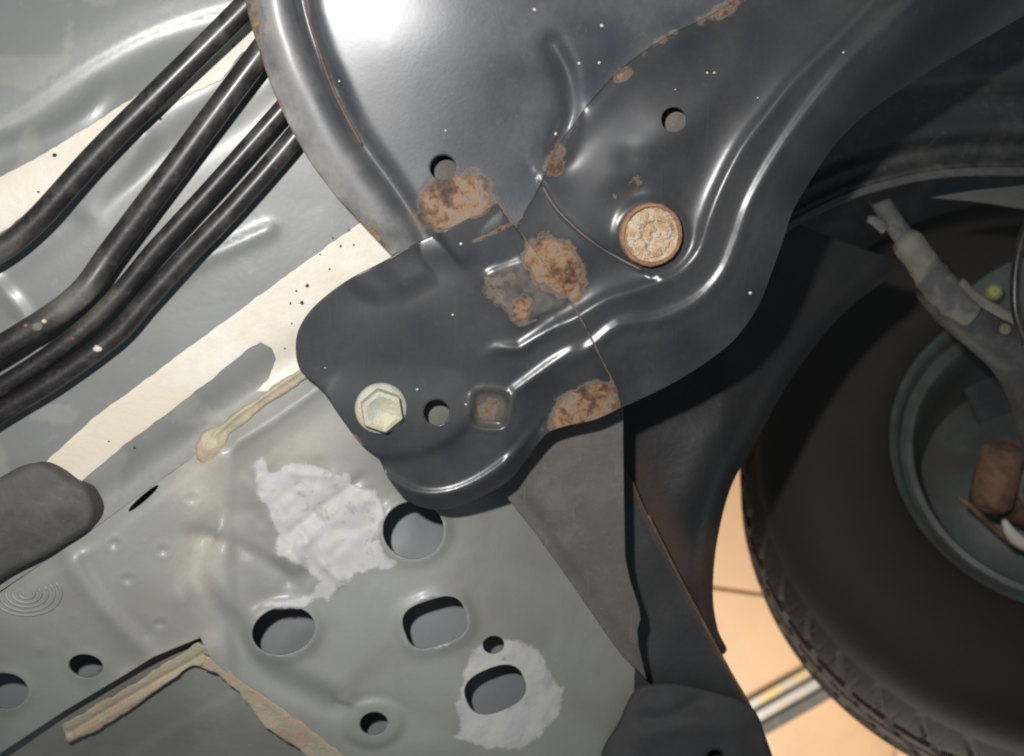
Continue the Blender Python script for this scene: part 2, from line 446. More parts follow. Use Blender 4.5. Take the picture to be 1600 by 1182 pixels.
# metal channel lying on the tiles
ch = empty('drain_channel', at(1240, 1090, FZ), 'grey metal channel strip with worn orange paint lying across the orange floor tiles', 'channel')
c0 = at(1150, 1135, FZ); c1 = at(1300, 1050, FZ); cd = (c1-c0).normalized(); cn = Vector((-cd.y, cd.x, 0))
def bar(name, off, wd, z0, z1, mat, parent):
    a = c0-cd*.4+cn*off; b = c1+cd*.5+cn*off; h = cn*wd*.5
    V = []
    for p_ in (a, b):
        for s_ in (-1, 1):
            for z in (z0, z1): V.append((p_.x+h.x*s_, p_.y+h.y*s_, z))
    F = [(0, 1, 3, 2), (4, 6, 7, 5), (0, 4, 5, 1), (2, 3, 7, 6), (1, 5, 7, 3), (0, 2, 6, 4)]
    m = bpy.data.meshes.new(name); m.from_pydata(V, [], F); return link(name, m, mat, parent)
bar('base_plate', 0, .070, FZ+.002, FZ+.006, M_channel, ch)
bar('side_wall', .030, .006, FZ+.006, FZ+.018, M_channel, ch)
bar('side_wall', .010, .006, FZ+.006, FZ+.014, M_web, ch)
bar('side_wall', -.024, .020, FZ+.006, FZ+.020, M_web, ch)

# ------------------------------------------------------------------ car underbody: floor pan, rail, sealer
ub = empty('car_underbody', at(400, 700, -.03), 'grey painted underbody sheet metal with holes, pale seam sealer and white filler smears', 'car underbody')
EDGE_RAIL = [(-120, 985), (-20, 925), (60, 872), (150, 812), (250, 738), (312, 695), (345, 660), (400, 622), (470, 577), (600, 490), (700, 430)]

def z_pan(P):
    h = np.full(len(P), -30.0)
    dv = sdist(P, spline([(-150, 250), (0, 200), (60, 165), (130, 115), (240, 55), (380, 10), (500, -40)], 20))   # + towards lower right
    h += 5*sm((dv+10)/135) - 4*gs(dv-10, 52) - .10*np.clip(-dv-10, 0, None)
    h += 2.4*gs(dist(P, spline([(-100, 250), (60, 215), (120, 185), (170, 140)], 15)), 16)*sm((200-P[:, 0])/60)
    d2 = sdist(P, [(-200, 520), (60, 330), (200, 235), (330, 140), (430, 60)])
    h += -2.5*gs(d2-40, 30)
    h += 1.8*gs(dist(P, spline([(140, 330), (168, 296), (200, 262), (225, 215)], 10)), 20)
    h += 1.4*gs(dist(P, spline([(-60, 385), (0, 450), (40, 500), (60, 560)], 10)), 12)
    h += 1.5*gs(dist(P, spline([(225, 470), (290, 420), (350, 392), (420, 360)], 10)), 11)
    h += .5*vnoise(P, 130, 2)+.06*vnoise(P, 40, 3)
    ds = sdist(P, EDGE_RAIL)      # valley next to the rail
    h += -5*gs(ds+15, 28)
    h += -9*sm((P[:, 0]-300)/300)*0
    return h
pan_out = poly([(-150, -150), (900, -150), (900, 420), (700, 440), (600, 500), (470, 588), (400, 634), (345, 674), (312, 708), (250, 750), (150, 824), (60, 884), (-20, 937), (-150, 1020)], 12)
panel('floor_pan', pan_out, [], z_pan, 9, 1.2, M_pan, ub,
      attrs={'dust': lambda P: .25*gs(dist(P, EDGE_RAIL), 40)+.15*(vnoise(P, 60, 4) > .5)})

strip1 = ragged(poly([(420, 20), (388, 38), (330, 78), (270, 112), (210, 152), (150, 190), (70, 240), (0, 276), (-60, 312), (-60, 410), (0, 366), (60, 322), (110, 290), (165, 246), (215, 200), (290, 150), (345, 125), (378, 84), (430, 50)], 5), 1.5, 14)
panel('sealer_strip', strip1, [], lambda P: z_pan(P)+.8, 7, .8, M_cream, ub, roll=.35, label='upper cream sealer strip behind the black pipes')
strip2 = ragged(poly([(640, 296), (565, 346), (440, 436), (300, 540), (150, 650), (72, 722), (120, 758), (150, 732), (200, 692), (270, 640), (330, 594), (390, 545), (408, 536), (424, 545), (432, 562), (420, 590), (400, 612), (420, 612), (470, 580), (560, 520), (660, 440)], 5), 1.2, 16, 3)
strip2 = np.array(strip2)
panel('sealer_strip', strip2, [], lambda P: z_pan(P)+.9, 7, .8, M_cream, ub, roll=.35, label='wide cream sealer strip running diagonally beside the bracket')
# specks on the wide strip
V, F = [], []
for (x, y, r) in [(480, 447, 3.2), (463, 455, 2.2), (472, 474, 3.4), (454, 474, 2), (456, 506, 1.6), (500, 398, 1.8), (553, 383, 2), (532, 385, 2.2), (515, 421, 2), (545, 360, 2), (520, 372, 1.4), (445, 545, 1.6),
                  (85, 243, 4), (250, 185, 3), (365, 72, 2.4), (60, 300, 2), (210, 700, 2), (170, 690, 1.6)]:
    c = at(x, y, float(zbase(A([[x, y]]))[0]+(z_pan(A([[x, y]]))[0]+1.15)/1000)); i0 = len(V); rr = r*S
    for k in range(8):
        a = k*math.pi/4; V.append((c.x+rr*math.cos(a)*random.uniform(.7, 1.2), c.y+rr*math.sin(a)*random.uniform(.7, 1.2), c.z))
    V.append((c.x, c.y, c.z+.0004)); F += [(i0+k, i0+(k+1) % 8, i0+8) for k in range(8)]
me = bpy.data.meshes.new('specks'); me.from_pydata(V, [], F); o = link('specks', me, M_speck, ub); o['kind'] = 'stuff'

# rail ---------------------------------------------------------------
def sagl(P): return -.00022*np.clip(P[:, 1]-880, 0, None)**2-10*sm((320-P[:, 0])/400)*sm((P[:, 1]-850)/300)
H_A = ell(646, 829, 48, 45, 0); H_B = ell(443, 986, 50, 37, -14); H_C = ell(680, 973, 50, 36, -18, pw=3.0)
H_D = ell(771, 1008, 17, 14, -10, 24); H_E = ell(774, 1078, 48, 34, -22, pw=2.6); H_F = ell(584, 1131, 22, 18, -10, 28)
H_G = ell(134, 1041, 27, 18, 8, 30); H_H = ell(8, 1080, 36, 28, 5, 30)
SLOT = ell(224, 779, 31, 4.5, -41, 28)
RHOLES = [H_A, H_B, H_C, H_D, H_E, H_F, H_G, H_H, SLOT]
CREST = spline([(880, 560), (720, 720), (780, 840), (835, 970), (885, 1100), (930, 1220), (960, 1350)], 20)
def z_rail(P):
    h = np.full(len(P), -24.0)
    de = sdist(P, EDGE_RAIL)                       # + inside the rail
    h += -6*(1-sm((de+5)/45))
    dc = sdist(P, CREST)                           # walking down: + is on the left?  (see below)
    out = -dc                                      # + to the right of the crest
    t = np.clip(out+150, 0, None); h += -80*(1-np.exp(-.0016*t*t/80))
    h += -.00022*np.clip(P[:, 1]-880, 0, None)**2+14*gs(blob(P, 670, 640, 100, 75), 1)
    # channel below the bracket
    d1 = sdist(P, [(330, 730), (372, 690), (430, 655), (490, 612), (560, 560)])
    h += 2.2*gs(d1, 9)*sm((P[:, 0]-350)/20) - 2.5*sm((d1-2)/40)*sm((P[:, 0]-350)/25)
    # diagonal step left of the filler
    d2 = sdist(P, [(350, 700), (395, 745), (450, 800), (478, 850), (470, 885), (440, 905)])
    h += 3.2*sig(d2/5)*gs(dist(P, [(350, 700), (450, 800), (478, 850)]), 45)
    # long pressed field that holds hole B
    f = spline([(330, 850), (318, 890), (335, 930), (380, 985), (420, 1040), (520, 1090)], 10)
    d3 = sdist(P, f); h += -4.2*gs(d3-14, 20)+1.8*gs(d3+20, 18)
    h += -2.2*gs(dist(P, spline([(300, 835), (360, 850), (420, 880), (450, 905)], 10)), 12)
    # bead on the left
    d4 = dist(P, spline([(105, 860), (125, 900), (165, 950), (215, 1005), (240, 1030)], 8)); h += 3.0*gs(d4, 20)
    d4b = dist(P, spline([(135, 880), (170, 935), (225, 990)], 8)); h += -1.2*gs(d4b, 12)
    # stamped rings
    h += -1.0*gs(blob(P, 42, 928, 52, 34), 1)
    h += 4.0*gs(dist(P, [(-60, 900), (30, 870), (95, 832)]), 10)*0
    # raised collars round the holes
    for hh, k, wd in ((H_A, 3.4, 12), (H_B, 3.8, 13), (H_C, 3.4, 13), (H_G, 1.0, 8), (H_H, 1.6, 9)):
        h += k*gs(dist(P, hh, True), wd)
    rF = blob(P, 584, 1131, 1, .8, -10); h += 2.4*(1-sig((rF-45)/3.5))-.6*gs(rF-52, 8)
    h += 2.2*gs(blob(P, 335, 828, 13, 11), 1)+1.3*gs(blob(P, 285, 935, 24, 16), 1)+.9*gs(blob(P, 62, 1014, 14, 9), 1)
    for sx, sy in ((200, 905), (255, 860), (178, 850), (250, 975), (300, 780)): h += -1.0*gs(blob(P, sx, sy, 9, 7), 1)+.5*gs(blob(P, sx, sy, 1, .8)-13, 4)
    h += -1.8*gs(dist(P, [(455, 835), (500, 795), (565, 748)]), 8)+2.0*gs(dist(P, [(478, 852), (505, 885), (530, 905)]), 8)+2.2*sig(sdin(P, [(428, 866), (456, 856), (478, 880), (456, 904)])/3)+1.5*gs(blob(P, 515, 845, 20, 16), 1)
    h += 1.8*gs(blob(P, 660, 1170, 45, 30), 1)
    # crumpled lumps under the filler
    m = np.clip(1.3-blob(P, 500, 820, 130, 110, 30), 0, 1)
    h += m*(1.3*vnoise(P, 34, 5)+.7*vnoise(P, 15, 6))
    h += 1.8*gs(dist(P, [(520, 745), (555, 790)]), 16)+1.8*gs(dist(P, [(448, 872), (470, 890)]), 11)
    h += .45*vnoise(P, 110, 1)+.08*vnoise(P, 30, 4)
    # sag to the lower left
    h += -10*sm((320-P[:, 0])/400)*sm((P[:, 1]-850)/300)
    return h
rail_out = np.concatenate([spline(EDGE_RAIL, 6)[:-1], pline([(700, 430), (880, 560), (900, 700), (940, 860), (975, 960), (1005, 1070), (1010, 1250), (600, 1250), (548, 1190), (445, 1120), (373, 1068), (328, 1028), (313, 997), (240, 1027), (200, 1052), (100, 1112), (0, 1178), (-120, 1260)], 6)])
panel('rail_panel', rail_out, RHOLES, z_rail, 5.2, 1.6, M_grey, ub, roll=.5,
      attrs={'dust': lambda P: .75*gs(dist(P, spline([(290, 720), (330, 800), (300, 900)], 10)), 45)*(.5+.5*vnoise(P, 40, 2))+.4*gs(blob(P, 480, 690, 80, 40, -20), 1)+.5*gs(dist(P, [(330, 1000), (200, 1060)]), 20)})
for k, rr_ in enumerate((11, 21, 31, 41, 51)):
    el = [(42+rr_*1.05*math.cos(t_), 928+rr_*.66*math.sin(t_)) for t_ in np.linspace(-.6, 3.5, 26)]
    tube('stamped_ring', [at(x, y, float(zbase(A([[x, y]]))[0])+(z_rail(A([[x, y]]))[0]+.05)/1000) for x, y in el], .0008, M_grey, ub, n=8, step=.003)
panel('inner_panel', poly([(-120, 700), (300, 620), (520, 560), (860, 620), (930, 1000), (1000, 1250), (-120, 1250)], 20), [],
      lambda P: sagl(P)-60-.0012*np.clip(-sdist(P, CREST)+170, 0, 480)**2+2*gs(sdist(P, [(640, 700), (640, 850), (450, 1000), (300, 1200)]), 14), 16, 1.0, M_inner, ub)

def z_low(P):
    d = sdist(P, [(150, 1215), (240, 1155), (370, 1080), (380, 1060)])
    return -40+1.2*sig(d/2.0)-4*sm((P[:, 1]-1100)/100)+.3*vnoise(P, 40, 2)+sagl(P)
panel('lower_panel', poly([(-120, 1300), (-120, 1240), (100, 1080), (300, 960), (420, 1030), (640, 1230), (600, 1300)], 8), [], z_low, 7, 1.2, M_low, ub)
beadL = ragged(poly([(96, 1132), (160, 1096), (215, 1064), (262, 1034), (309, 1004), (330, 1012), (334, 1030), (318, 1044), (301, 1041), (284, 1050), (250, 1076), (215, 1102), (175, 1126), (132, 1152), (105, 1160)], 5), 2.0, 13, 5)
panel('sealer_bead', beadL, [], lambda P: sagl(P)-31-2.6*gs(sdist(P, [(110, 1145), (215, 1082), (320, 1022)]), 3.5)+1.0*gs(sdist(P, [(110, 1145), (215, 1082), (320, 1022)])-9, 5), 4, 3, M_bead, ub, roll=.9, label='cream bead along the dark gap at lower left')
beadR = ragged(poly([(318, 1022), (345, 1036), (373, 1060), (445, 1112), (500, 1150), (560, 1198), (500, 1206), (468, 1172), (445, 1156), (416, 1138), (398, 1116), (387, 1100), (373, 1082), (352, 1064), (338, 1054), (318, 1044)], 5), 2.0, 15, 2)
panel('sealer_bead', beadR, [], lambda P: sagl(P)-25+.8*vnoise(P, 25, 1), 4, 3, M_bead, ub, roll=.9, label='widening cream bead at the lower edge of the rail')
# bead with a blob under the bracket
bz = lambda x, y, k: at(x, y, float(zbase(A([[x, y]]))[0]+(k)/1000))
bead = ragged(poly([(490, 566), (466, 578), (425, 604), (395, 628), (366, 645), (345, 664), (318, 676), (304, 698), (308, 718), (325, 730), (345, 727), (357, 712), (354, 694), (362, 676), (385, 662), (400, 645), (440, 618), (480, 592), (500, 575)], 4), 1.6, 11, 4)
panel('sealer_bead', bead, [], lambda P: -24+3*gs(blob(P, 330, 703, 22, 20), 1)+1.3*gs(dist(P, [(480, 572), (365, 652), (335, 680)]), 4)+.5*vnoise(P, 14, 3), 3, 3, M_bead, ub, roll=1.6, label='cream sealer bead ending in a round blob')
# filler smears
sm1 = ragged(spline([(395, 722), (408, 713), (420, 720), (424, 735), (445, 722), (480, 722), (520, 735), (545, 742), (556, 760), (585, 765), (598, 785), (600, 812), (596, 845), (606, 868), (622, 880), (600, 892), (560, 897), (545, 912), (524, 925), (512, 942), (500, 938), (470, 950), (412, 950), (414, 938), (460, 934), (488, 920), (492, 905), (476, 890), (450, 878), (428, 868), (430, 835), (415, 800), (400, 765)], 4, True), 2.2, 11, 2)
panel('filler_smear', sm1, [], lambda P: z_rail(P)+.5+.15*vnoise(P, 22, 3)+1.2*gs(dist(P, [(470, 830), (510, 880)]), 7)+1.0*gs(dist(P, [(455, 740), (540, 745)]), 6), 3.2, 0, M_white, ub, attrs={'fade': lambda P: np.minimum(sdin(P, sm1)/16+.38, .86+.22*vnoise(P, 26, 2))}, label='wide white filler smear between the two round holes')
sm2 = ragged(spline([(735, 1012), (752, 1005), (775, 998), (812, 1000), (848, 1020), (862, 1052), (868, 1068), (884, 1070), (882, 1092), (868, 1125), (845, 1150), (820, 1172), (770, 1172), (725, 1160), (700, 1155), (714, 1140), (712, 1100), (722, 1060)], 4, True), 2.5, 12, 5)
big = lambda e, k: A(e).mean(0)+(A(e)-A(e).mean(0))*k
panel('filler_smear', sm2, [big(H_D, 1.0), big(H_E, 1.02)], lambda P: z_rail(P)+.5+.25*vnoise(P, 18, 4)+.1*vnoise(P, 8, 3), 3.2, 0, M_white, ub, attrs={'fade': lambda P: np.minimum(sdin(P, sm2)/15+.34, .90+.18*vnoise(P, 22, 4))}, label='chalky white filler ring around the lower oval hole')
# dark triangular web, 35 mm behind
web_out = poly([(740, 690), (870, 600), (974, 560), (974, 700), (977, 870), (984, 905), (999, 950), (1001, 968), (996, 985), (998, 1010), (1010, 1062), (960, 1010), (905, 930), (870, 880), (830, 825), (790, 775)], 6)
panel('web_plate', web_out, [], lambda P: -46+4*sig(sdist(P, [(1030, 1075), (1000, 1030), (880, 862), (800, 742), (760, 660)])/4), 7, 1.5, M_web, ub, roll=.5)

# ------------------------------------------------------------------ rubber plug
def plug():
    t = empty('rubber_plug', at(70, 810, -.0), 'smooth dark grey rubber pad at the left edge below the pipes', 'rubber plug')
    out = spline([(-90, 800), (-30, 765), (30, 730), (62, 724), (90, 736), (112, 752), (135, 765), (148, 795), (140, 820), (112, 842), (70, 868), (20, 892), (-60, 935), (-130, 900)], 5, True)
    panel('pad', out, [], lambda P: -12+3*sm((sdin(P, out))/60)+.4*vnoise(P, 30, 2)-2*gs(dist(P, [(20, 745), (90, 790), (135, 770)]), 10)*0, 5, 12, M_plug, t, roll=3.5)
plug()

# ------------------------------------------------------------------ pipes
def pipe(pts, r, label, h=-12):
    P3 = [at(x, y, float(zbase(A([[x, y]]))[0])+(h+dh)/1000) for (x, y, dh) in pts]
    t = empty('brake_pipe', P3[len(P3)//2], label, 'pipe', 'black pipes along the floor pan')
    o = tube('tube', P3, r, M_pipe, t, n=24, step=.003)
    me = o.data; a = me.attributes.new('dust', 'FLOAT', 'POINT')
    co = np.zeros(len(me.vertices)*3); me.vertices.foreach_get('co', co); co = co.reshape(-1, 3)+A(list(t.location))
    px = np.stack([co[:, 0]*D/(S*(D-co[:, 2]))+CX, CY-co[:, 1]*D/(S*(D-co[:, 2]))], 1)
    a.data.foreach_set('value', np.clip(.3*gs(blob(px, 20, 440, 70, 50), 1)+.25*gs(blob(px, 120, 470, 50, 35), 1)+.12*gs(blob(px, 310, 70, 12, 12), 1), 0, 1))
    return t
pipe([(470, -80, 0), (376, 18, 0), (246, 147, 0), (150, 243, 0), (62, 340, 0), (8, 386, 0), (-60, 425, 0), (-140, 465, 0)], .0056, 'thickest black pipe, topmost of the four crossing the grey floor pan')
P2 = pipe([(520, -60, 0), (405, 86, 0), (262, 278, 0), (172, 398, 0), (133, 452, 2), (88, 490, 2), (0, 545, 2), (-80, 592, 2), (-160, 640, 2)], .0060, 'second black pipe from the top, bent, with a rusty screw spot')
pipe([(560, 35, 0), (441, 171, 0), (335, 290, 0), (238, 396, 0), (192, 452, 0), (146, 500, 0), (70, 560, 0), (0, 605, 0), (-80, 655, 0), (-160, 705, 0)], .0044, 'third black pipe from the top, running close beside the lowest one')
P4 = pipe([(580, 60, 0), (462, 212, 0), (370, 318, 0), (288, 404, 0), (228, 470, 0), (182, 522, 0), (90, 590, 0), (0, 645, 0), (-80, 698, 0), (-160, 750, 0)], .0050, 'lowest black pipe with a small white dot at its bend')
def chip(x, y, h, rx, parent, mat=M_chip, hgt=.0006, name='paint_chip', n=10, ryf=.85, par_off=True):
    c = at(x, y, float(zbase(A([[x, y]]))[0])+h/1000); r = rx*S
    V = []; F = []
    for k in range(n):
        a = 2*math.pi*k/n; q = random.uniform(.82, 1.15)
        V.append((c.x+r*q*math.cos(a), c.y+r*q*ryf*math.sin(a), c.z-.001))
    for k in range(n):
        V.append(tuple(A(c)+(A(V[k])-A(c))*A([.7, .7, 0])+A([0, 0, hgt])))
    V.append((c.x, c.y, c.z+hgt*1.3))
    for k in range(n):
        F += [(k, (k+1) % n, n+(k+1) % n, n+k), (n+k, n+(k+1) % n, 2*n)]
    me = bpy.data.meshes.new(name); me.from_pydata(V, [], F)
    me.polygons.foreach_set('use_smooth', [True]*len(F))
    return link(name, me, mat, parent)
chip(56, 511, -3.4, 9, P2, M_tan, name='rust_spot'); chip(68, 502, -3.4, 4, P2, name='rust_spot'); chip(40, 509, -3.6, 3.5, P2, M_rring, name='rust_spot')
chip(151, 545, -6.6, 7, P4, name='paint_spot'); chip(113, 529, -7.2, 3, P4, M_rustm, name='paint_spot')

# ------------------------------------------------------------------ suspension subframe
sf = empty('suspension_subframe', at(850, 350, 0), 'black pressed steel suspension subframe with rust patches bolted over the grey underbody', 'subframe')
L1 = spline([(820, 545), (880, 512), (905, 497), (950, 470), (1010, 450), (1060, 430), (1093, 395), (1110, 345), (1128, 298), (1162, 232), (1205, 175), (1240, 130), (1290, 80), (1350, 20), (1420, -60)], 12)
L2 = spline([(850, 590), (915, 550), (932, 538), (968, 510), (1030, 500), (1090, 472), (1130, 430), (1152, 380), (1172, 322), (1205, 260), (1250, 192), (1310, 115), (1352, 70), (1430, 0), (1500, -70)], 12)
WELD = spline([(790, 385), (820, 335), (845, 290), (868, 237), (900, 190), (930, 152), (975, 105), (1040, 60), (1110, 25), (1180, -20), (1260, -90)], 6)
GROOVE = spline([(470, -90), (472, 0), (495, 80), (520, 135), (560, 215), (620, 300), (665, 370), (720, 450)], 12)
def z_shell(P):
    h = np.zeros(len(P))
    # dome
    dw = sdist(P, WELD); dg = sdist(P, GROOVE)
    left = dw < 0
    q = blob(P, 735, 0, 340, 350)
    h += 10*(1-sm(q))
    h += -3.2*gs(dist(P, WELD), 30)*sm((300-P[:, 1])/70)
    h += -5*gs(dist(P, spline([(862, 70), (886, 120), (890, 180), (870, 235)], 10)), 16)
    # rolled rim left of the groove
    h += -7*gs(dist(P, GROOVE), 15)
    dl = dist(P, GROOVE)
    rim = sm(((-dg if RIMSIGN > 0 else dg))/12)
    h += rim*(3.2*gs(dl-42, 34)*sm((415-P[:, 1])/110)-2*sm((dl-60)/45)-3*sm((P[:, 1]-330)/70))
    # arm beads
    s1 = sdist(P, L1); s2 = sdist(P, L2)
    e = sm((1400-P[:, 0])/200)
    h += 2.4*gs(s1, 12)+2.1*gs(s2, 11)
    h += .030*np.clip((P[:, 0]-880)*.55-(P[:, 1]-520)*.83, 0, None)*sm((dw+10)/150)
    h += -3.0*gs(s1+45, 30)
    h += -(11+20*sm((430-P[:, 1])/260))*sm((-s2*SG-12)/105)
    h += 1.4*sm((-s1*SG)/20)
    # groove inside
    h += -.8*gs(dist(P, spline([(985, 250), (1045, 252), (1095, 215), (1132, 158), (1172, 90), (1215, 25), (1260, -60)], 10)), 20)
    
    h += -1.8*gs(blob(P, 982, 298, 32, 20, -25), 1)
    # doubler edge
    sdl = sdist(P, spline([(850, 293), (872, 330), (920, 374), (1002, 422)], 8))
    fade = gs(dist(P, spline([(850, 293), (872, 330), (920, 374), (1002, 422)], 8)), 40)
    h += 1.3*sig(sdl*DS/1.6)*fade
    # raised seat of the bolt
    rb = blob(P, 1017, 367, 1, 1); h += 1.6*(1-sig((rb-58)/3))
    h += .45*vnoise(P, 110, 3)+.04*vnoise(P, 30, 5)
    return h
RIMSIGN = -1; SG = 1; DS = -1
def _probe():
    global RIMSIGN, SG, DS
    RIMSIGN = 1 if sdist(A([[440, 100]]), GROOVE)[0] < 0 else -1
    SG = -1 if sdist(A([[1300, 300]]), L2)[0] > 0 else 1
    DS = 1 if sdist(A([[980, 330]]), spline([(850, 293), (872, 330), (920, 374), (1002, 422)], 8))[0] > 0 else -1
_probe()
RUST_WELD = lambda P: .47*gs(dist(P, WELD), 12)*(.55+.75*vnoise(P, 60, 6))
def r_shell(P):
    edge = spline([(378, -80), (383, 0), (405, 80), (430, 150), (470, 230), (515, 295), (565, 350), (605, 402)], 6)
    v = np.maximum.reduce([patch(P, 712, 318, 60, 48, -15)*.98, RUST_WELD(P), patch(P, 1017, 367, 47, 47)*.6,
                           patch(P, 975, 118, 22, 12, -35)*.55, patch(P, 868, 252, 20, 35, 15)*.55, patch(P, 1130, 15, 60, 14, -25)*.55,
                           patch(P, 978, 300, 42, 18, -30)*.40, patch(P, 872, 418, 38, 62, -32)*.85])  # the recess beside the bolt gets a dark brown tint too
    de = dist(P, edge); v = np.maximum(v, .60*gs(de, 5)*(.8+.4*vnoise(P, 20, 2)))
    v = np.maximum(v, .72*gs(de, 30)*sm((150-P[:, 1])/150)*(.8+.4*vnoise(P, 30, 3))); v = np.maximum(v, .74*gs(blob(P, 585, 372, 34, 16, 48), 1))
    return v
def dust_glint_shell(P):
    return .12+.10*vnoise(P, 60, 7)+.7*gs(dist(P, left_edge)-10, 45)*(.6+.4*vnoise(P, 30, 2))+.5*gs(blob(P, 955, 345, 20, 20), 1)*.5+.35*gs(dist(P, [(435, 20), (445, 60), (465, 110), (470, 135)]), 6)*(vnoise(P, 8, 1) > 0)  # thin dust, plus painted brightness and scratch glints on the rolled rim
left_edge = spline([(378, -80), (383, 0), (405, 80), (430, 150), (470, 230), (515, 295), (565, 350), (612, 400)], 20)
HOLE1 = ell(692, 262, 20, 20, 0, 28); HOLE2 = ell(1053, 187, 20, 20, 0, 28)
left_edge = spline([(378, -80), (383, 0), (405, 80), (430, 150), (470, 230), (515, 295), (565, 350), (612, 400)], 5)
shell_out = np.concatenate([left_edge, A([(640, 402), (660, 392), (680, 388), (700, 384), (720, 380), (740, 378), (760, 382), (775, 385)]), WELD[:-1], A([(1262, -95)]), poly([(1262, -96), (378, -96)], 8)[:110]])
panel('domed_shell', shell_out, [HOLE1], z_shell, 4.6, 2.2, M_dome, sf, roll=.6, attrs={'rust': r_shell, 'dust': dust_glint_shell})
right_edge = spline([(1760, -60), (1600, 25), (1480, 95), (1400, 145), (1340, 190), (1300, 232), (1262, 290), (1238, 332), (1225, 372), (1206, 425), (1184, 480), (1140, 538), (1060, 594), (970, 638), (935, 652)], 5)
arm_out = np.concatenate([WELD[:-1], poly([(1262, -96), (1762, -96)], 8)[:62], right_edge, pline([(928, 640), (905, 585), (862, 505), (822, 425), (794, 388)], 6)])
def close_unique(p):
    o = [p[0]]
    for q in p[1:]:
        if np.linalg.norm(q-o[-1]) > 1.5: o.append(q)
    while np.linalg.norm(o[-1]-o[0]) < 1.5: o.pop()
    return A(o)
arm_out = close_unique(arm_out)
panel('arm_plate', arm_out, [HOLE2], z_shell, 4.6, 2.2, M_black, sf, attrs={'rust': r_shell, 'dust': dust_glint_shell})
# a dark plate behind the small holes
panel('inner_plate', poly([(520, -80), (1250, -80), (1180, 300), (900, 420), (700, 330), (600, 200)], 25), [], lambda P: z_shell(P)-15, 20, 1.5, M_web, sf,
      attrs={'rust': lambda P: P[:, 0]*0, 'dust': lambda P: P[:, 0]*0+.25})
# crease wire along the groove of the rim
seam = [(478, -60), (480, 0), (492, 60), (517, 132), (541, 182), (566, 228)]
dbl = [(848, 292), (858, 310), (872, 330), (895, 353), (920, 374), (960, 400), (1002, 422)]
tube('sheet_edge', [at(x, y, float(zbase(A([[x, y]]))[0])+(z_shell(A([[x, y]]))[0]+.05)/1000) for x, y in dbl], .00055, M_edge, sf, n=8, step=.003)
tube('rim_seam', [at(x, y, float(zbase(A([[x, y]]))[0])+(z_shell(A([[x, y]]))[0]+.4)/1000) for x, y in seam], .0008, M_brown, sf, n=8, step=.003)
# front mounting plate (overlaps the arm)
BL1 = [(700, 575), (745, 560), (775, 545), (812, 546), (850, 522), (893, 493), (960, 450)]
BL2 = [(790, 650), (806, 612), (860, 572), (917, 533), (980, 490)]
PAD = spline([(560, 560), (640, 560), (720, 585), (742, 620), (738, 645), (722, 675), (690, 697), (650, 711), (597, 717), (540, 700), (500, 620)], 8, True)
plate_out = np.concatenate([A([(803, 349)]), spline([(780, 316), (740, 337), (700, 358), (650, 380), (600, 408), (540, 440), (492, 478), (468, 512), (462, 545), (470, 580), (503, 611), (530, 650), (560, 690), (590, 715), (605, 745), (628, 775), (658, 793), (700, 796), (745, 780), (795, 752), (825, 715), (855, 678), (885, 666), (930, 656), (971, 637)], 4),
                            spline([(966, 610), (955, 588), (935, 548), (900, 482), (860, 425), (825, 378)], 4)])
plate_out = close_unique(plate_out)
BH = ell(682, 645, 20, 20, 0, 28)
STAMP = spline([(757, 433), (790, 415), (850, 400), (890, 450), (880, 475), (838, 492), (830, 505), (812, 510), (798, 498)], 8, True)
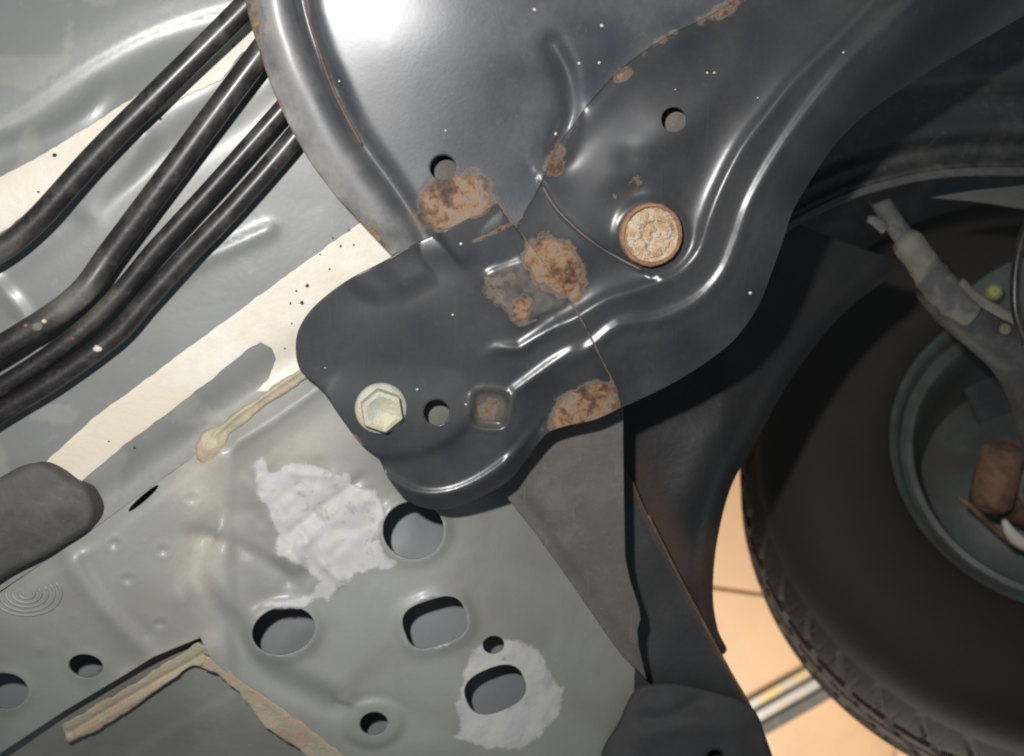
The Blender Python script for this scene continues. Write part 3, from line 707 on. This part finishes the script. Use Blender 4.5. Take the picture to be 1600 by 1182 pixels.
def z_plate(P):
    h = 3.0+(z_shell(P)*gs(dist(P, [(803, 349), (900, 482), (970, 637)]), 60)+np.zeros(len(P)))*.35
    b1 = dist(P, BL1); b2 = dist(P, BL2)
    h += 1.6*gs(b1, 9.5)*sm((P[:, 0]-740)/70)+1.7*gs(b2, 9.5)
    sb1 = sdist(P, BL1); k = 1 if sdist(A([[700, 480]]), BL1)[0] < 0 else -1
    
    sb2 = sdist(P, BL2); k2 = 1 if sdist(A([[880, 620]]), BL2)[0] > 0 else -1
    h += -5*sm((sb2*k2)/60)*sm((P[:, 0]-785)/50)
    h += 2.8*sig(sdin(P, PAD)/3.2)*sm((P[:, 1]-.0*P[:, 0]-560)/110)
    # tab folded up at the top
    t = sdist(P, [(560, 445), (640, 412), (720, 388), (803, 349)]); kt = 1 if sdist(A([[740, 345]]), [(560, 445), (640, 412), (720, 388), (803, 349)])[0] > 0 else -1
    h += -2.2*sm(t*kt/62)*sm((P[:, 0]-560)/80)
    h += -1.0*gs(dist(P, spline([(500, 560), (530, 480), (600, 440), (680, 420)], 10)), 40)
    # recess next to the hole
    rq = sdin(P, ell(766, 640, 27, 27, 4, pw=4)); h += -2.4*sig(rq/3)+1.0*gs(rq+4, 5)
    h += 1.2*sig(sdin(P, STAMP)/2.4)+.5*vnoise(P, 12, 6)*sm(sdin(P, STAMP)/8)
    # lower lip turns away
    lip = spline([(600, 745), (650, 772), (700, 772), (750, 752), (795, 720), (830, 680)], 10)
    sl = sdist(P, lip); kl = 1 if sdist(A([[700, 790]]), lip)[0] > 0 else -1
    h += (-7*sm(sl*kl/26)+1.6*gs(sl*kl+2, 7))*sm((870-P[:, 0])/60)
    de = dist(P, plate_out, True)
    left = sm((600-P[:, 0])/80)
    
    w_ = gs(dist(P, [(780, 316), (830, 390), (900, 482), (935, 548), (960, 600), (972, 640)]), 42)
    h = h*(1-w_)+w_*(z_shell(P)+2.8+1.0*sig(sdin(P, STAMP)/2.4)-2.2*sm(t*kt/62)*.8)
    q = -sdist(P, [(803, 349), (972, 640)]); q = q if sdist(A([[600, 600]]), [(803, 349), (972, 640)])[0] < 0 else -q
    h += -.030*np.clip(q-20, 0, None)
    te = [(600, 408), (700, 358), (780, 316), (800, 345)]; dt_ = dist(P, te)
    h += np.clip(z_shell(P)+1.8-h, 0, None)*sm((75-dt_)/35)
    h += .35*vnoise(P, 90, 2)+.03*vnoise(P, 25, 1)
    return h
def r_plate(P):
    v = np.maximum.reduce([patch(P, 860, 412, 36, 54, -32)*.98, patch(P, 915, 640, 62, 34, -25)*1.02, patch(P, 815, 482, 20, 24)*.7,
                           patch(P, 790, 455, 46, 40)*.43, patch(P, 766, 640, 28, 26)*.52, patch(P, 700, 343, 42, 14, -25)*.9, patch(P, 745, 328, 22, 12, -25)*.8])
    e = dist(P, [(780, 316), (803, 349), (740, 378)]); v = np.maximum(v, .58*gs(e, 5))
    e2 = dist(P, [(880, 450), (900, 482), (935, 548), (955, 588), (966, 610)]); v = np.maximum(v, .56*gs(e2, 4))
    v = np.maximum(v, .5*gs(dist(P, [(760, 435), (800, 498), (812, 510), (838, 500)]), 4))
    v = np.maximum(v, .42*gs(dist(P, [(500, 612), (560, 690), (600, 730)]), 5))
    return v
panel('mounting_plate', plate_out, [BH], z_plate, 3.8, 2.4, M_black, sf, roll=.5,
      attrs={'rust': r_plate, 'dust': lambda P: .10+.08*vnoise(P, 50, 3)+1.0*sm(sdin(P, STAMP)/8+.5)*(.6+.4*vnoise(P, 9, 2))+.9*gs(blob(P, 766, 640, 26, 26), 1)})

# bolts
def hz(P, f): return float(zbase(A([P]))[0])+f(A([P]))[0]/1000
# normal of the sloping base
NB = Vector((math.sin(math.radians(15))*.707, -math.sin(math.radians(15))*.707, math.cos(math.radians(15))))
bc = at(595, 638, hz((595, 638), z_plate))
fb = frame_at(bc, NB, .2)
bo = lathe('flange_washer', [(.0001, 0), (.0128, 0), (.0128, .0012), (.0122, .0020), (.0095, .0028), (.0001, .0029)], fb, M_zinc, sf, n=48, label='yellowish zinc flanged hexagon bolt')
def hexr(a): 
    k = (a+.3) % (math.pi/3)-math.pi/6; return 1/max(math.cos(k), .5)*1.0
lathe('bolt_head', [(.0094, .002), (.0096, .0078), (.0090, .0088), (.0072, .0091), (.0066, .0087), (.0001, .0083)], fb, M_zinc, sf, n=72,
      disp=lambda a, j, r, h: r*(min(hexr(a), 1.13)-1)*(1 if j < 3 else .6))
fc = at(1017, 367, hz((1017, 367), z_shell)+.0035); fr = frame_at(fc, (NB+Vector((-.08, .03, 0))))
lathe('bolt_ring', [(.0152, -.005), (.0156, .0008), (.0150, .0020), (.0138, .0024), (.0132, .0019), (.0130, .0008)], fr, M_rring, sf, n=72, bumpy=.012)
nr = 22; na = 72; V = []; F = []
for i in range(nr):
    r = .0134*(i+.01)/(nr-1)
    for k in range(na):
        a = 2*math.pi*k/na; x, y = r*math.cos(a), r*math.sin(a)
        q = A([[x/S, y/S]])
        z = .0015+.0007*math.sin(r/.0134*13+1.5*float(vnoise(q, 14, 1)[0]))*(.4+.6*r/.0134)+.0006*float(vnoise(q, 9, 2)[0])+.0003*float(vnoise(q, 4, 3)[0])
        V.append(tuple(fr @ Vector((x, y, z))))
for i in range(nr-1):
    for k in range(na): F.append((i*na+k, (i+1)*na+k, (i+1)*na+(k+1) % na, i*na+(k+1) % na))
me = bpy.data.meshes.new('bolt_head'); me.from_pydata(V, [], F); me.polygons.foreach_set('use_smooth', [True]*len(F))
link('bolt_head', me, M_rbolt, sf, label='round bolt end eaten by pale orange rust')
# pale chips of paint; the last one paints the glint on the folded tab
for (x, y, r, f) in [(707, 492, 3.2, z_plate), (652, 609, 3.2, z_plate), (508, 575, 2, z_plate), (728, 632, 3, z_plate), (835, 15, 4, z_shell), (940, 40, 4.5, z_shell), (905, 99, 3.8, z_shell), (936, 98, 3.8, z_shell),
                     (868, 209, 4, z_shell), (1105, 114, 3, z_shell), (1116, 114, 3, z_shell), (1055, 140, 1.8, z_shell), (696, 204, 2.4, z_shell), (530, 127, 2.6, z_shell), (1172, 458, 5, z_shell), (1318, 82, 3, z_shell), (1184, 153, 2, z_shell), (720, 381, 4, z_plate)]:
    chip(x, y, f(A([[x, y]]))[0]+.15, r*.82, sf, M_chip, hgt=.0003)

# ------------------------------------------------------------------ splash guard between rail and wheel
gd = empty('splash_guard', at(1080, 900, -.15), 'black plastic splash guard with brown worn edge between grey rail and wheel', 'splash guard')
EDGE_B = [(950, 690), (985, 745), (1012, 805), (1060, 900), (1100, 975), (1140, 1050), (1175, 1112), (1206, 1200), (1230, 1260)]
inner_out = np.concatenate([spline(EDGE_B, 6), pline([(1230, 1262), (930, 1262), (930, 640), (948, 680)], 8)[:-1]])
inner_out = close_unique(inner_out)
def z_gi(P):
    return -92-3*sm((P[:, 1]-600)/600)+2.2*gs(dist(P, EDGE_B), 12)+1.6*vnoise(P, 70, 3)+.9*gs(dist(P, [(1020, 860), (1060, 1000), (1140, 1090)]), 22)
panel('inner_face', inner_out, [], z_gi, 7, 2.5, M_guard, gd, attrs={'dust': lambda P: .85*gs(dist(P, EDGE_B), 5)})
outer_out = close_unique(np.concatenate([pline([(900, 700), (900, 560), (1100, 400), (1200, 330), (1300, 372), (1392, 404)], 8)[:-1],
    spline([(1400, 410), (1385, 436), (1340, 470), (1290, 520), (1230, 602), (1180, 692), (1142, 762), (1120, 850), (1114, 930), (1122, 985), (1136, 1016), (1124, 1024), (1100, 1000), (1040, 900), (960, 780)], 6)]))
LIP = spline([(1400, 415), (1340, 470), (1290, 520), (1230, 602), (1180, 692), (1142, 762), (1120, 850), (1114, 930), (1122, 985), (1136, 1016)], 8)
def z_go(P):
    d = dist(P, LIP)
    up = sm((700-P[:, 1])/300)
    h = -106-30*up-.16*np.clip(P[:, 0]-1130, 0, None)+3*gs(d-14, 10)-5*sm((24-d)/24)+1.4*vnoise(P, 80, 5)
    h += 4*gs(dist(P, spline([(1380, 400), (1280, 470), (1180, 590), (1110, 700), (1070, 800), (1080, 900)], 10)), 34)
    h += 12*sm((1150-P[:, 0])/200)*up
    return h
panel('outer_flange', outer_out, [], z_go, 7, 2.5, M_guard_shaded, gd, roll=.6, attrs={'dust': lambda P: .6*gs(dist(P, LIP)-6, 14)*sm((P[:, 1]-800)/60)+.55*gs(blob(P, 1035, 830, 26, 110, -20), 1)})
tube('edge_trim', [at(x, y, float(zbase(A([[x, y]]))[0])-.089) for x, y in EDGE_B[2:8]], .0011, M_brown, gd, n=8, step=.004)
boot_out = spline([(985, 1092), (1005, 1072), (1050, 1068), (1100, 1078), (1150, 1092), (1180, 1112), (1196, 1150), (1215, 1210), (1220, 1270), (930, 1270), (940, 1180), (968, 1130)], 6, True)
panel('boot', boot_out, [ell(1117, 1184, 13, 12, 0, 20)], lambda P: -78+7*sm(sdin(P, boot_out)/55)-2.8*gs(dist(P, spline([(1010, 1125), (1050, 1118), (1090, 1098)], 8)), 13)+1.5*gs(dist(P, spline([(990, 1150), (1080, 1135), (1160, 1130)], 8)), 18)+1.5*vnoise(P, 45, 5), 5, 3,
      M_boot, gd, roll=2.5, attrs={'dust': lambda P: .25*gs(blob(P, 1180, 1150, 20, 40), 1)})

# ------------------------------------------------------------------ wheel arch liner (top right) and black sheet for the dark void behind
wl = empty('wheel_arch_liner', at(1430, 220, -.2), 'black plastic wheel arch liner with curved lip above the wheel', 'wheel arch')
ARC = spline([(1180, 400), (1240, 347), (1330, 303), (1400, 282), (1460, 270), (1530, 265), (1640, 266), (1760, 275)], 8)
ln_out = close_unique(np.concatenate([ARC, pline([(1760, 272), (1760, -60), (1500, 20), (1250, 200), (1150, 330), (1178, 398)], 10)[:-1]]))
def z_ln(P):
    d = dist(P, ARC)
    h = -150+30*sm(d/260)
    h += 5*gs(d-6, 7)-6*gs(d-34, 16)+3*gs(d-62, 16)-7*gs(d-105, 26)*sm((P[:, 0]-1330)/150)+3*gs(d-150, 20)
    return h+1.2*vnoise(P, 70, 2)
panel('liner_sheet', ln_out, [], z_ln, 7, 2.5, M_liner, wl)
panel('lip', close_unique(np.concatenate([ARC+A([0, 9]), (ARC-A([0, 3]))[::-1]])), [], lambda P: z_ln(P)*0-141, 6, 3, M_lip, wl, roll=.7)
panel('void_backdrop', poly([(1160, 200), (1800, 100), (1900, 700), (1700, 1000), (1500, 600), (1440, 380), (1300, 520), (1200, 480)], 30), [], lambda P: -560-zbase(P)*1000, 30, 3, M_liner, wl)  # black sheet added behind the wheel to paint the dark void
fe = panel('fender_edge', poly([(1455, 309), (1520, 298), (1600, 290), (1750, 280), (1750, 350), (1600, 327), (1530, 316)], 12), [], lambda P: -178+zbase(P)*0, 12, 3, M_pale, wl, label='pale grey sliver of bodywork seen under the arch lip')

# ------------------------------------------------------------------ wheel
ZW = -.42
wc = at(1672, 690, ZW); ax = Vector((.21, -.47, -1)).normalized()
wh = empty('road_wheel', wc, 'black tyre on a green grey steel rim seen from inside, tread shining at lower left', 'wheel')
fw = frame_at(wc, ax)
prof = [(.136, .030), (.141, .014), (.148, .006), (.165, .001), (.19, -.004), (.215, -.005), (.24, -.002), (.262, .006), (.276, .015), (.286, .025)]
trd = [(.286+.012*math.sin(min(1, i/5)*math.pi/2), .028+i*.0042) for i in range(1, 30)]
trd = [(.252+.017*math.sin(min(1, (i+1)/18)*math.pi/2)-.010*max(0, (i-44)/14)**2, .030+i*.0023) for i in range(60)]; prof = [(.136+(r_-.136)*.78, h_) for r_, h_ in prof]
prof2 = prof+trd+[(.266, .165), (.25, .178), (.21, .186), (.15, .17), (.136, .15)]
npf = len(prof); nt_ = len(trd)
def tread(a, j, r, h):
    if j < npf-2 or j >= npf+nt_: return .0004*math.sin(a*40)*0
    t = (j-npf)/nt_
    circ = min(abs(t-.24), abs(t-.45), abs(t-.68))
    g = 1 if circ < .03 else 0
    ph = (a*42/(2*math.pi)+t*2.2) % 1
    if t < .02: return 0
    dd = .0040*min(1, (t-.02)/.2+.25)
    g = max(g, 1 if ph < .20 else 0)
    ph2 = (a*128/(2*math.pi)-t*1.5) % 1
    g = max(g, .25 if ph2 < .07 else 0)
    return -dd*g
lathe('tyre', prof2, fw, M_rubber, wh, n=1100, disp=tread)
rim = [(r_*1.0, h_) for r_, h_ in [(.140, .022), (.143, .012), (.1405, .009), (.136, .012), (.133, .020), (.131, .028), (.126, .031), (.121, .030), (.1185, .034), (.117, .048), (.113, .075), (.110, .105), (.104, .118), (.09, .122), (.06, .112), (.03, .105), (.0005, .105)]]
lathe('rim', rim, fw, M_rim, wh, n=160)
# rusty hub / brake piece
hb = Vector(at(1557, 745, -.40)); fh = frame_at(hb, Vector((.12, .99, .25)))
lathe('brake_caliper', [(.0005, -.028), (.012, -.028), (.0165, -.024), (.0175, -.018), (.0175, .004), (.0165, .014), (.017, .02), (.015, .026), (.0005, .027)], fh, M_rustm, wh, n=40, bumpy=.01)
hb2 = Vector(at(1625, 760, -.41)); fh2 = frame_at(hb2, Vector((.1, -.1, 1)))
lathe('brake_disc', [(.014, .004), (.019, .006), (.022, .004), (.022, 0), (.030, -.004), (.036, -.012), (.036, -.03), (.0005, -.03)], fh2, M_rustm, wh, n=48, bumpy=.006)
lathe('hub_ring', [(.0165, .006), (.0195, .0085), (.0215, .006)], fh2, M_tan, wh, n=48, bumpy=.01)
tube('hub_edge', [at(1568, 812, -.40), at(1580, 835, -.40), at(1600, 850, -.40), at(1640, 862, -.40)], .0055, M_cream, wh, n=10, rfun=lambda t: .3+.7*np.sin(np.clip(t*4, 0, 1.57)))
tube('brake_bracket', [at(1497, 776, -.405), at(1515, 790, -.40), at(1545, 818, -.40), at(1580, 850, -.41)], .0024, M_rustm, wh, n=8)
lathe('yellow_cap', [(.0005, .006), (.004, .0055), (.0062, .003), (.0065, 0)], frame_at(at(1553, 457, -.36), Vector((-.3, .1, 1))), M_yellow, wh, n=20)
panel('backing_plate', spline([(1515, 455), (1560, 420), (1620, 400), (1700, 420), (1700, 520), (1600, 500), (1540, 480)], 8, True), [], lambda P: -385-zbase(P)*1000, 14, 3, M_rim, wh)

# ------------------------------------------------------------------ suspension strut and cable
st = empty('suspension_strut', at(1480, 440, -.25), 'mud crusted strut with pale clamp and dark lower body in front of the wheel', 'strut')
zs = -.25
tube('rod', [at(1369, 304, zs), at(1385, 330, zs), at(1402, 356, zs), at(1432, 400, zs)], [.0066, .0064, .0068, .0072], M_dust, st, n=18)
tube('ear', [at(1356, 342, zs), at(1368, 346, zs), at(1384, 358, zs)], [.0022, .0036, .0045], M_dust, st, n=12)
tube('clamp', [at(1412, 374, zs), at(1420, 382, zs+.002), at(1434, 400, zs+.002), at(1447, 418, zs)], [.0092, .0106, .0106, .0098], M_tan, st, n=20, rfun=lambda t: 1+.04*np.sin(t*40))
tube('boot', [at(1440, 410, zs), at(1462, 440, zs), at(1490, 470, zs), at(1520, 492, zs)], [.0102, .0118, .0118, .0106], M_dust, st, n=20, rfun=lambda t: 1+.05*np.sin(t*30))
tube('lower_body', [at(1452, 445, zs-.008), at(1490, 482, zs-.008), at(1540, 520, zs-.01), at(1590, 560, zs-.012), at(1625, 620, zs-.015), at(1650, 720, zs-.02)], [.0115, .0140, .0155, .0185, .020, .020], M_sdark, st, n=24)
tube('thin_rod', [at(1500, 440, zs+.012), at(1530, 468, zs+.012), at(1570, 492, zs+.012), at(1640, 528, zs+.012)], .0034, M_dust, st, n=12)
chip2 = lathe('mud_spot', [(.004, 0), (.003, .002), (.0005, .0028)], frame_at(at(1571, 514, zs+.009), Vector((-.5, .3, 1))), M_tan, st, n=12, bumpy=.1)
cb = empty('brake_cable', at(1590, 430, -.2), 'thin glossy black cable hanging at the right edge above the strut', 'cable')
tube('sheath', [at(1640, 300, -.2), at(1606, 352, -.2), at(1592, 395, -.2), at(1586, 440, -.2), at(1588, 492, -.2), at(1605, 540, -.2)], .0030, M_pipe, cb, n=14)

# every black painted / dusty mesh needs the attributes its material reads
for o in sc.objects:
    if o.type == 'MESH':
        for nm in ('rust', 'dust'):
            if nm not in o.data.attributes: o.data.attributes.new(nm, 'FLOAT', 'POINT')
